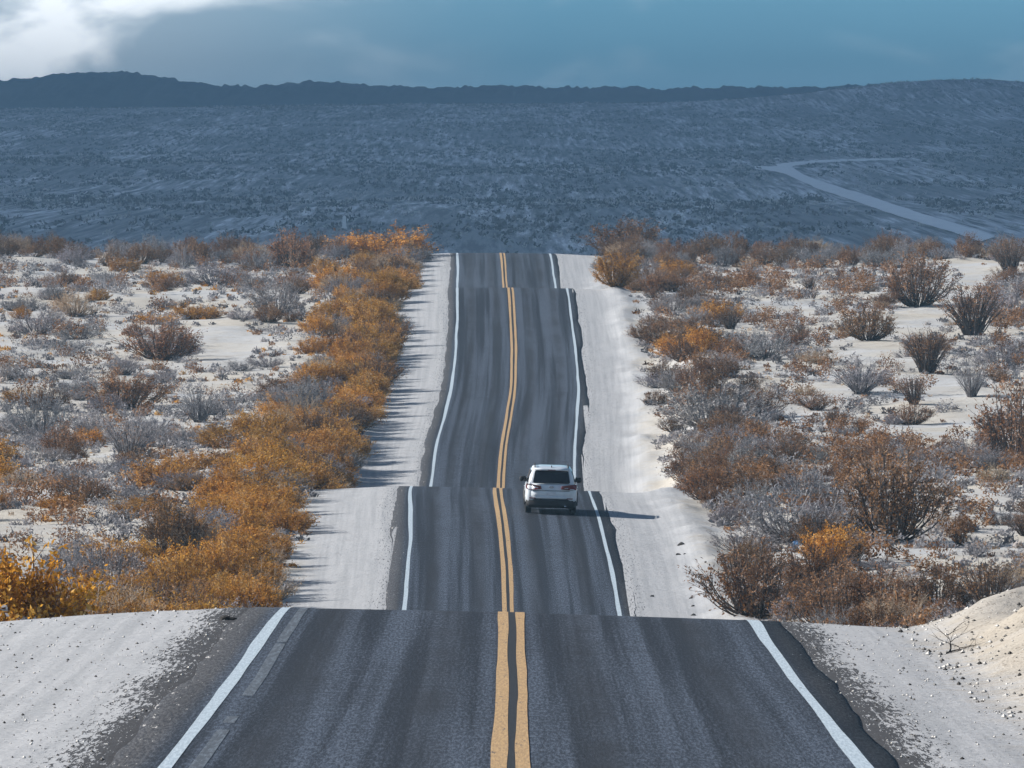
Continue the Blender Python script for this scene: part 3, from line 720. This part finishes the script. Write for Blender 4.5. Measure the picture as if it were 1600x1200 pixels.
# ------------------------------------------------------------------ the car
def car():
    p = Vector((0, 0, 0)); y0 = 254.5*S + 2.3; x0 = float(CX(y0)) + 1.84
    e = link('suv_car', None, None); e.empty_display_size = .5
    z0 = float(roadz(y0) + cross(np.array(1.84), np.array(y0)))
    pitch = math.atan(float(roadz(y0+1.4) - roadz(y0-1.4))/2.8); roll = math.atan(-.027)
    hd = math.atan(float(CX(y0+2) - CX(y0-2))/4)
    e.location = (x0, y0, z0); e.rotation_euler = (pitch, -roll, -hd); e.scale = (1.04, 1.04, 1.04)
    e['label'] = 'white mid-size SUV driving away up the rolling road'; e['category'] = 'car'
    paint, t, out = mat('white_car_paint')
    n = t.noise(t.new('ShaderNodeTexCoord').outputs['Object'], 3, 4)
    principled(t, out, t.mix(t.ramp(n, .35, .65), (.56, .61, .66), (.64, .68, .72)), .28, .5, **{'Coat Weight': .6, 'Coat Roughness': .08})
    glass = simple('tinted_glass', (.012, .012, .014), .08, .5); black = simple('black_plastic', (.018, .018, .02), .6, .3)
    rubber = simple('tyre_rubber', (.02, .02, .021), .85, .2); rim = simple('alloy', (.45, .46, .48), .3, .5, .9)
    red = simple('red_lens', (.13, .014, .012), .15, .5); clear_ = simple('clear_lens', (.7, .72, .75), .1, .5)
    plate = simple('plate_white', (.6, .62, .66), .5, .3); chrome = simple('chrome', (.6, .62, .65), .15, .5, 1.0)
    def loft(name, rings, m, closed=True, parent=e, smooth=True, caps=True):
        k = len(rings[0]); V = [v for r in rings for v in r]; F = []
        me = bpy.data.meshes.new(name)
        for i in range(len(rings)-1):
            for j in range(k if closed else k-1):
                a, b = i*k + j, i*k + (j+1) % k; F.append((a, b, b+k, a+k))
        if caps and closed: F.append(tuple(range(k))[::-1]); F.append(tuple(range((len(rings)-1)*k, len(rings)*k)))
        me.from_pydata([tuple(v) for v in V], [], F); me.materials.append(m)
        import bmesh
        bm = bmesh.new(); bm.from_mesh(me); bmesh.ops.recalc_face_normals(bm, faces=bm.faces); bm.to_mesh(me); bm.free()
        me.polygons.foreach_set('use_smooth', [smooth]*len(me.polygons)); me.update()
        return link(name, me, parent)
    # lower body: rings of (half width by height) along the length
    def ring(y, hw, zb, zt, shoulder=.10, tuck=.07):
        pts = []
        prof_ = [(hw - tuck, zb), (hw - .01, zb + .12), (hw, zb + (zt-zb)*.42), (hw - .012, zb + (zt-zb)*.70), (hw - .03, zt - .07), (hw - .03 - shoulder*.35, zt - .015), (hw - .03 - shoulder, zt)]
        for x, z in prof_: pts.append((x, y, z))
        for x, z in reversed(prof_): pts.append((-x, y, z))
        return pts
    R_ = [ring(-2.36, .74, .46, .86, .12), ring(-2.345, .80, .43, .92), ring(-2.31, .86, .42, 1.00), ring(-2.22, .905, .40, 1.055), ring(-1.9, .93, .34, 1.085), ring(-1.35, .945, .30, 1.08), ring(0, .945, .26, 1.05),
          ring(.9, .94, .27, 1.03), ring(1.3, .935, .30, 1.02), ring(1.8, .915, .32, .97), ring(2.1, .88, .32, .90), ring(2.28, .80, .34, .80), ring(2.35, .68, .40, .70)]
    body = loft('body', R_, paint)
    # greenhouse (pillars and roof)
    def gring(y, hb, ht, zb, zt):
        return [(hb, y, zb), (hb*.5 + ht*.5 + .025, y, zb*.45 + zt*.55), (ht + .03, y, zt - .10), (ht, y, zt - .045), (ht - .07, y, zt - .008), (ht*.5, y, zt + .012), (-ht*.5, y, zt + .012), (-ht + .07, y, zt - .008),
                (-ht, y, zt - .045), (-ht - .03, y, zt - .10), (-hb*.5 - ht*.5 - .025, y, zb*.45 + zt*.55), (-hb, y, zb)]
    G = [gring(-2.25, .80, .74, 1.0, 1.09), gring(-2.12, .82, .70, 1.03, 1.38), gring(-2.02, .83, .68, 1.04, 1.58), gring(-1.9, .84, .67, 1.04, 1.635), gring(-1.3, .85, .675, 1.04, 1.675), gring(-.4, .855, .68, 1.04, 1.69),
         gring(.25, .855, .67, 1.03, 1.655), gring(.55, .85, .66, 1.02, 1.55), gring(.9, .845, .68, 1.01, 1.33), gring(1.3, .84, .74, .99, 1.04)]
    cabin = loft('cabin', G, paint)
    def slab(name, pts, m, th=.012, parent=e, nrm=None):
        P = [Vector(q) for q in pts]; n_ = (P[1]-P[0]).cross(P[2]-P[0]).normalized() if nrm is None else Vector(nrm)
        A = [q - n_*th*.4 for q in P]; B = [q + n_*th*.6 for q in P]
        o = loft(name, [A, B], m, parent=parent, smooth=False)
        bv = o.modifiers.new('bevel', 'BEVEL'); bv.width = min(.012, th*.4); bv.segments = 2; return o
    # rear window, rounded trapezoid lying on the sloping tailgate
    rw = [(-.62, -2.285, 1.115), (-.665, -2.27, 1.16), (-.60, -2.075, 1.53), (-.555, -2.065, 1.555), (.555, -2.065, 1.555), (.60, -2.075, 1.53), (.665, -2.27, 1.16), (.62, -2.285, 1.115)]
    slab('rear_window', rw[::-1], glass, .03, nrm=(0, -.9, .42))
    sp_ = loft('roof_spoiler', [[(x, -2.17, 1.60), (x, -1.9, 1.655), (x, -1.86, 1.62), (x, -2.14, 1.565)] for x in (-.63, -.3, 0, .3, .63)], paint)
    slab('brake_light', [(-.14, -2.176, 1.575), (.14, -2.176, 1.575), (.14, -2.172, 1.597), (-.14, -2.172, 1.597)], red, .012, sp_, (0, -1, 0))
    # tailgate skin: a raised panel with a crease and a plate recess
    tg = loft('tailgate', [[(x*.97, -2.34 - .012*(1-abs(x)), .60), (x, -2.375, .66), (x, -2.38, .80), (x*.985, -2.362, .84), (x*.98, -2.35, .93), (x*.965, -2.32, 1.05), (x*.95, -2.25, 1.10), (x*.95, -2.15, 1.0), (x*.95, -2.2, .62)] for x in (-.72, -.4, 0, .4, .72)], paint)
    slab('number_plate', [(-.16, -2.392, .70), (.16, -2.392, .70), (.16, -2.392, .80), (-.16, -2.392, .80)], plate, .012, tg, (0, -1, 0))
    slab('emblem', [(.09*math.cos(a), -2.362, .985 + .036*math.sin(a)) for a in [k*.5236 for k in range(12)]], chrome, .03, tg, (0, -1, 0))
    slab('crease_strip', [(-.66, -2.372, .845), (.66, -2.372, .845), (.66, -2.368, .862), (-.66, -2.368, .862)], black, .02, tg, (0, -1, 0))  # thin black strip laid along the tailgate crease
    for s in (-1, 1):
        tl = [(.36*s, -2.378, .915), (.74*s, -2.36, .885), (.90*s, -2.24, .90), (.92*s, -2.10, .97), (.905*s, -2.10, 1.085), (.87*s, -2.22, 1.09), (.72*s, -2.345, 1.075), (.40*s, -2.372, 1.03)]
        T0 = [(x, y - .05, z) for x, y, z in tl]; T1 = [(x*.93, y + .06, z) for x, y, z in tl]
        l_ = loft('tail_light', [T0, T1], red, smooth=False)
        slab('reverse_lens', [(.47*s, -2.432, .945), (.60*s, -2.424, .94), (.60*s, -2.424, .962), (.47*s, -2.43, .962)], clear_, .01, l_, (0, -1, 0))
        slab('fog_reflector', [(.56*s, -2.40, .56), (.78*s, -2.37, .56), (.78*s, -2.37, .595), (.56*s, -2.40, .595)], red, .03, None or e, (0, -1, 0))
        # side windows
        for nm_, ya, yb, yta, ytb in (('rear_quarter_window', -1.95, -1.25, -1.75, -1.22), ('rear_door_window', -1.15, -.25, -1.14, -.25), ('front_door_window', -.15, .98, -.15, .42)):
            slab(nm_, [(s*.868, ya, 1.10), (s*.868, yb, 1.10), (s*.725, ytb, 1.545), (s*.725, yta, 1.545)], glass, .03, nrm=(s*.95, 0, .3))
        slab('door_handle', [(s*.945, -1.0, .93), (s*.945, -.8, .93), (s*.945, -.8, .955), (s*.945, -1.0, .955)], paint, .04, nrm=(s, 0, 0))
        # roof rail on feet
        rl = loft('roof_rail', [[(s*.60 - .02, y, z - .02), (s*.60 + .02, y, z - .02), (s*.60 + .018, y, z + .02), (s*.60 - .018, y, z + .02)] for y, z in ((-1.75, 1.655), (-1.62, 1.715), (-.6, 1.735), (.05, 1.725), (.18, 1.66))], black)
        # mirrors: shell, arm, glass
        mr = loft('side_mirror', [[(s*(1.0 + a*dx), y, 1.12 + b*dz) for a, b in ((-1, -.8), (.6, -1), (1, -.3), (1, .5), (.6, 1), (-.8, 1), (-1, .4))] for y, dx, dz in ((.62, .105, .085), (.66, .12, .10), (.74, .115, .095), (.80, .05, .045))], black)
        loft('mirror_arm', [[(x, y, z) for y, z in ((.66, 1.04), (.74, 1.04), (.74, 1.09), (.66, 1.09))] for x in (s*.84, s*.93)], black, parent=mr)
        slab('mirror_glass', [(s*.92, .615, 1.06), (s*1.08, .615, 1.06), (s*1.08, .615, 1.18), (s*.92, .615, 1.18)], glass, .012, mr, (0, -1, 0))
        for yw in (-1.40, 1.38):
            def disc(prof__, y_):
                return [[(s*xx, y_ + rr*math.sin(a), .355 + rr*math.cos(a)) for a in [k*6.2832/32 for k in range(32)]] for xx, rr in prof__]
            ww = link('wheel', None, e)
            loft('tyre', disc([(.70, .24), (.69, .33), (.705, .353), (.80, .357), (.885, .353), (.905, .33), (.90, .245), (.86, .235)], yw), rubber, parent=ww)
            loft('rim', disc([(.75, .23), (.865, .235), (.875, .20), (.84, .17), (.85, .06), (.87, .03)], yw), rim, parent=ww)
            # dark wheel arch moulding
            arc = []
            for k in range(17):
                a = math.pi*(k/16)*1.06 - .09; c_, s__ = math.cos(a), math.sin(a)
                arc.append([(s*xx, yw + rr*c_, .36 + rr*s__) for xx, rr in ((.955, .385), (.962, .44), (.90, .45), (.88, .385))])
            loft('wheel_arch', arc, black)
    # dark lower bumper with a pale skid plate and exhaust
    bp = loft('rear_bumper', [[(x*.98, y - .03, .27), (x, y - .045, .36), (x, y - .05, .50), (x*.985, y - .03, .565), (x*.96, y + .1, .56), (x*.94, y + .15, .28)] for x, y in ((-.90, -2.16), (-.78, -2.30), (-.4, -2.355), (0, -2.365), (.4, -2.355), (.78, -2.30), (.90, -2.16))], black)
    loft('upper_bumper', [[(x*.985, y - .03, .555), (x, y - .055, .60), (x, y - .05, .655), (x*.98, y, .68), (x*.95, y + .1, .66), (x*.95, y + .1, .56)] for x, y in ((-.92, -2.12), (-.80, -2.29), (-.4, -2.35), (0, -2.36), (.4, -2.35), (.80, -2.29), (.92, -2.12))], paint)
    loft('underbody', [[(-.80, y, .22), (.80, y, .22), (.84, y, .45), (-.84, y, .45)] for y in (-2.1, -1.0, 1.2, 2.1)], black)
    loft('windscreen', [[(x, .50, 1.565), (x*1.13, 1.20, 1.10), (x*1.13, 1.16, 1.07), (x, .46, 1.54)] for x in (-.60, -.3, 0, .3, .60)], glass)
    loft('antenna', [[(-.02, -1.72, 1.665), (.02, -1.72, 1.665), (.02, -1.56, 1.675), (-.02, -1.56, 1.675)], [(-.004, -1.74, 1.745), (.004, -1.74, 1.745), (.004, -1.70, 1.745), (-.004, -1.70, 1.745)]], black)
    loft('exhaust_pipe', [[(.52 + .035*math.cos(a), y, .30 + .035*math.sin(a)) for a in [k*.6283 for k in range(10)]] for y in (-2.40, -2.1)], chrome)
    return e
car()

# ------------------------------------------------------------------ stones, fallen branch, can, marker
def rock_mesh(seed, m):
    import bmesh
    bm = bmesh.new(); bmesh.ops.create_icosphere(bm, subdivisions=2, radius=.5); rr = random.Random(seed); ph = [rr.uniform(0, 6) for _ in range(6)]
    for v in bm.verts:
        c = v.co; k = 1 + .22*math.sin(c.x*5 + ph[0]) + .18*math.sin(c.y*6 + ph[1]) + .14*math.sin(c.z*7 + ph[2]) + rr.uniform(-.06, .06)
        v.co = Vector((c.x*k, c.y*k*.85, max(-.2, c.z*k*.62)))
    me = bpy.data.meshes.new('stone'); bm.to_mesh(me); bm.free(); me.materials.append(m); return me
M_ST = simple('grey_stone', (.16, .15, .14), .9, .2, var=.35); M_STW = simple('white_stone', (.55, .53, .50), .9, .2, var=.2); M_STD = simple('dark_stone', (.045, .042, .04), .9, .2, var=.3)
def rock(px, py, size, seed, m, label, dmin=112, group=None):
    p = at(px, py, dmin)
    if p is None: return
    o = link('stone', rock_mesh(seed, m), None, (p.x, p.y, float(ground(p.x, p.y)) + .04*size), label=label, category='stone')
    o.scale = (size, size, size*.9); o.rotation_euler = (0, 0, seed*1.3)
    if group: o['group'] = group
rock(353, 968.5, .17, 1, M_STD, 'larger dark stone of a pair on the shoulder by the near crest', 92)
rock(365, 968, .13, 2, M_STD, 'smaller dark stone of a pair on the shoulder by the near crest', 92)
rock(486, 762, .62, 3, M_STW, 'white boulder at the foot of the golden roadside row')
rock(1064, 852, .30, 4, M_STD, 'flat dark stone on the sandy shoulder beside the leafy brown shrub')
for i, (a, b) in enumerate([(1079, 936), (1082, 948), (1060, 868), (1070, 867), (1019, 933), (1083, 962)]):
    rock(a, b, .13 + .03*(i % 3), 11+i, M_STD, 'small dark stone scattered on the shoulder near the leafy brown shrub', group='small dark stones on the shoulder')
# gravel on the near shoulders, too small to count
def gravel():
    rng = np.random.default_rng(91); N = 9000
    y = (58 + 52*rng.random(N))*S; sgn = np.where(rng.random(N) < .5, -1, 1); u = sgn*(4.05 + 5.5*rng.random(N)**1.15); x = u + CX(y); z = ground(x, y)
    s = .004 + .022*rng.random(N)**5
    K = 1500; u[:K] = 5.7 + 3.2*rng.random(K); y[:K] = (70 + 40*rng.random(K))*S; x = u + CX(y); z = ground(x, y); s[:K] = .012 + .035*rng.random(K)**3
    octa = np.array([(1, 0, 0), (0, 1, 0), (-1, 0, 0), (0, -1, 0), (0, 0, .8), (0, 0, -.5)]); f = np.array([(0, 1, 4), (1, 2, 4), (2, 3, 4), (3, 0, 4), (1, 0, 5), (2, 1, 5), (3, 2, 5), (0, 3, 5)])
    jit = octa[None]*(1 + .5*(rng.random((N, 6, 1)) - .5)); V = jit*s[:, None, None] + np.stack([x, y, z + s*.3], 1)[:, None, :]
    F = (f[None] + (np.arange(N)*6)[:, None, None]).reshape(-1, 3)
    link('gravel', npmesh('gravel', V.reshape(-1, 3), F, [M_ST, M_STD, M_STW], False, None, np.repeat(rng.choice([0, 0, 1, 2, 2, 2], N), 8)), None, None, kind='stuff', label='loose gravel strewn over the near shoulders', category='gravel')
gravel()
def branch():
    rr = random.Random(5); segs, r = [], []
    def limb(p, d, n, rad, depth):
        for k in range(n):
            d = (d + Vector((rr.uniform(-.35, .35), rr.uniform(-.5, .5), rr.uniform(-.12, .18)))).normalized(); q = p + Vector((d.x*.11, d.y*.35, d.z*.07))
            q.z = max(q.z, float(ground(q.x, q.y)) + .012); r1_ = rad*(1 - .8*(k+1)/n)
            segs.append((np.array(p), np.array(q), rad*(1 - .8*k/n), r1_)); 
            if depth and rr.random() < .75: limb(q, Vector((d.x + rr.uniform(-.9, .9), d.y*.4, d.z + rr.uniform(.0, .7))), 3, rad*.5, depth-1)
            p = q
    for st, dr in (((6.05, 95*S), (.8, .6, .15)), ((6.1, 95*S + .3), (.3, .7, .5))):
        limb(Vector((st[0], st[1], float(ground(*st)) + .02)), Vector(dr), 5, .016, 2)
    V, F, _ = tubes([q[0] for q in segs], [q[1] for q in segs], [q[2] for q in segs], [q[3] for q in segs])
    link('fallen_branch', npmesh('fallen_branch', V, F, simple('dead_wood', (.07, .055, .045), .9, .1), False), None, None, label='dark dead branch lying against the gravel berm', category='branch')
branch()
def can():
    p = at(1240, 856); e = link('drink_can', None, None, (p.x, p.y, float(ground(p.x, p.y)) + .12), label='crumpled blue and white can discarded on sand under the shrubs', category='can')
    e.rotation_euler = (R(82), R(12), R(60)); e.scale = (2.0, 2.0, 1.8)
    def lathe(nm, prof, m):
        k = 20; V = []; F = []
        for i, (r, z) in enumerate(prof):
            for j in range(k): a = j*6.2832/k; q = 1 + (.13*math.sin(a*3 + z*25) if .02 < z < .12 else 0); V.append((r*q*math.cos(a), r*q*math.sin(a), z))
        for i in range(len(prof)-1):
            for j in range(k): a, b = i*k+j, i*k+(j+1) % k; F.append((a, b, b+k, a+k))
        link(nm, npmesh(nm, V, F, m, True), e)
    lathe('can_body', [(.045, .0), (.055, .015), (.055, .05), (.052, .075), (.055, .12), (.055, .14)], simple('can_blue', (.03, .10, .22), .3, .5, .3))
    lathe('can_end', [(.055, .1405), (.048, .155), (.044, .153), (.001, .150)], simple('can_silver', (.75, .78, .82), .3, .5, .4)); lathe('can_base', [(.001, .004), (.035, .002), (.045, -.002), (.0452, .0005)], simple('can_silver_base', (.75, .78, .82), .3, .5, .4))
can()
def marker():
    p = at(538, 357, 1450, 3000); wh = simple('white_marker_paint', (.78, .80, .82), .6, .3)
    e = link('marker_post', None, None, (p.x, p.y, p.z), label='white upright marker standing on the far plain', category='marker')
    def bx(nm, w_, d_, z0, z1, top=1.0):
        V = [(sx_*w_*k, sy*d_*k, z) for z, k in ((z0, 1), (z1, top)) for sx_, sy in ((-1, -1), (1, -1), (1, 1), (-1, 1))]
        link(nm, npmesh(nm, V, [(3, 2, 1, 0), (4, 5, 6, 7), (0, 1, 5, 4), (1, 2, 6, 5), (2, 3, 7, 6), (3, 0, 4, 7)], wh), e)
    bx('base', .7, .7, -.3, .45); bx('post', .5, .5, .46, 2.75, .9); bx('cap', .5, .5, 2.76, 3.1, .4)
marker()

# ------------------------------------------------------------------ cloud that shades the plain, and the air
def cloud():
    m, t, out = mat('cloud_white'); d = t.new('ShaderNodeBsdfDiffuse'); d.inputs[0].default_value = (.78, .86, .95, 1)
    tr = t.new('ShaderNodeBsdfTranslucent'); tr.inputs[0].default_value = (.76, .86, 1.0, 1); mx = t.new('ShaderNodeMixShader'); mx.inputs[0].default_value = .8
    t.l.new(d.outputs[0], mx.inputs[1]); t.l.new(tr.outputs[0], mx.inputs[2]); t.l.new(mx.outputs[0], out.inputs[0])
    H = 1700.0; off = sd*(H/sd.z)
    nx, ny = 70, 110; xs = np.linspace(-1700, 1900, nx); ys = np.linspace(690*S, 9800*S, ny); X, Y = np.meshgrid(xs, ys)
    ex = np.minimum(np.minimum(X - xs[0], xs[-1] - X)/500, np.minimum(Y - ys[0], ys[-1] - Y)/160)
    th = 260*np.sqrt(np.clip(ex, 0, 1))*(1 + .7*fbm(X/500, Y/500, 71, 4))
    wob = 130*fbm(X/300, Y/300, 75, 3)
    top = np.stack([X + off.x + wob, Y + off.y, H + th], -1).reshape(-1, 3); bot = np.stack([X + off.x + wob, Y + off.y, H - .25*th], -1).reshape(-1, 3)
    F = grid_faces(ny, nx); link('cloud', npmesh('cloud', np.concatenate([top, bot]), np.concatenate([F, F[:, ::-1] + nx*ny]), m, True), None, None, kind='structure', label='broad flat cloud shading the plain', category='cloud')
cloud()
def haze():
    m = bpy.data.materials.new('air'); m.use_nodes = True; t = NT(m.node_tree); t.n.clear(); out = t.new('ShaderNodeOutputMaterial')
    v = t.new('ShaderNodeVolumePrincipled'); v.inputs['Color'].default_value = (.42, .72, 1.0, 1); v.inputs['Density'].default_value = HAZE; v.inputs['Anisotropy'].default_value = .2
    t.l.new(v.outputs[0], out.inputs['Volume'])
    x, y0, y1, z0, z1 = 9600, -140*S, 14100*S, -34, 190
    V = [(a, b, c) for c in (z0, z1) for a, b in ((-x, y0), (x, y0), (x, y1), (-x, y1))]
    link('haze', npmesh('haze', V, [(3, 2, 1, 0), (4, 5, 6, 7), (0, 1, 5, 4), (1, 2, 6, 5), (2, 3, 7, 6), (3, 0, 4, 7)], m), None, None, kind='stuff', label='thin blue haze filling the air over the plain', category='haze')
HAZE = 0.000092
haze()
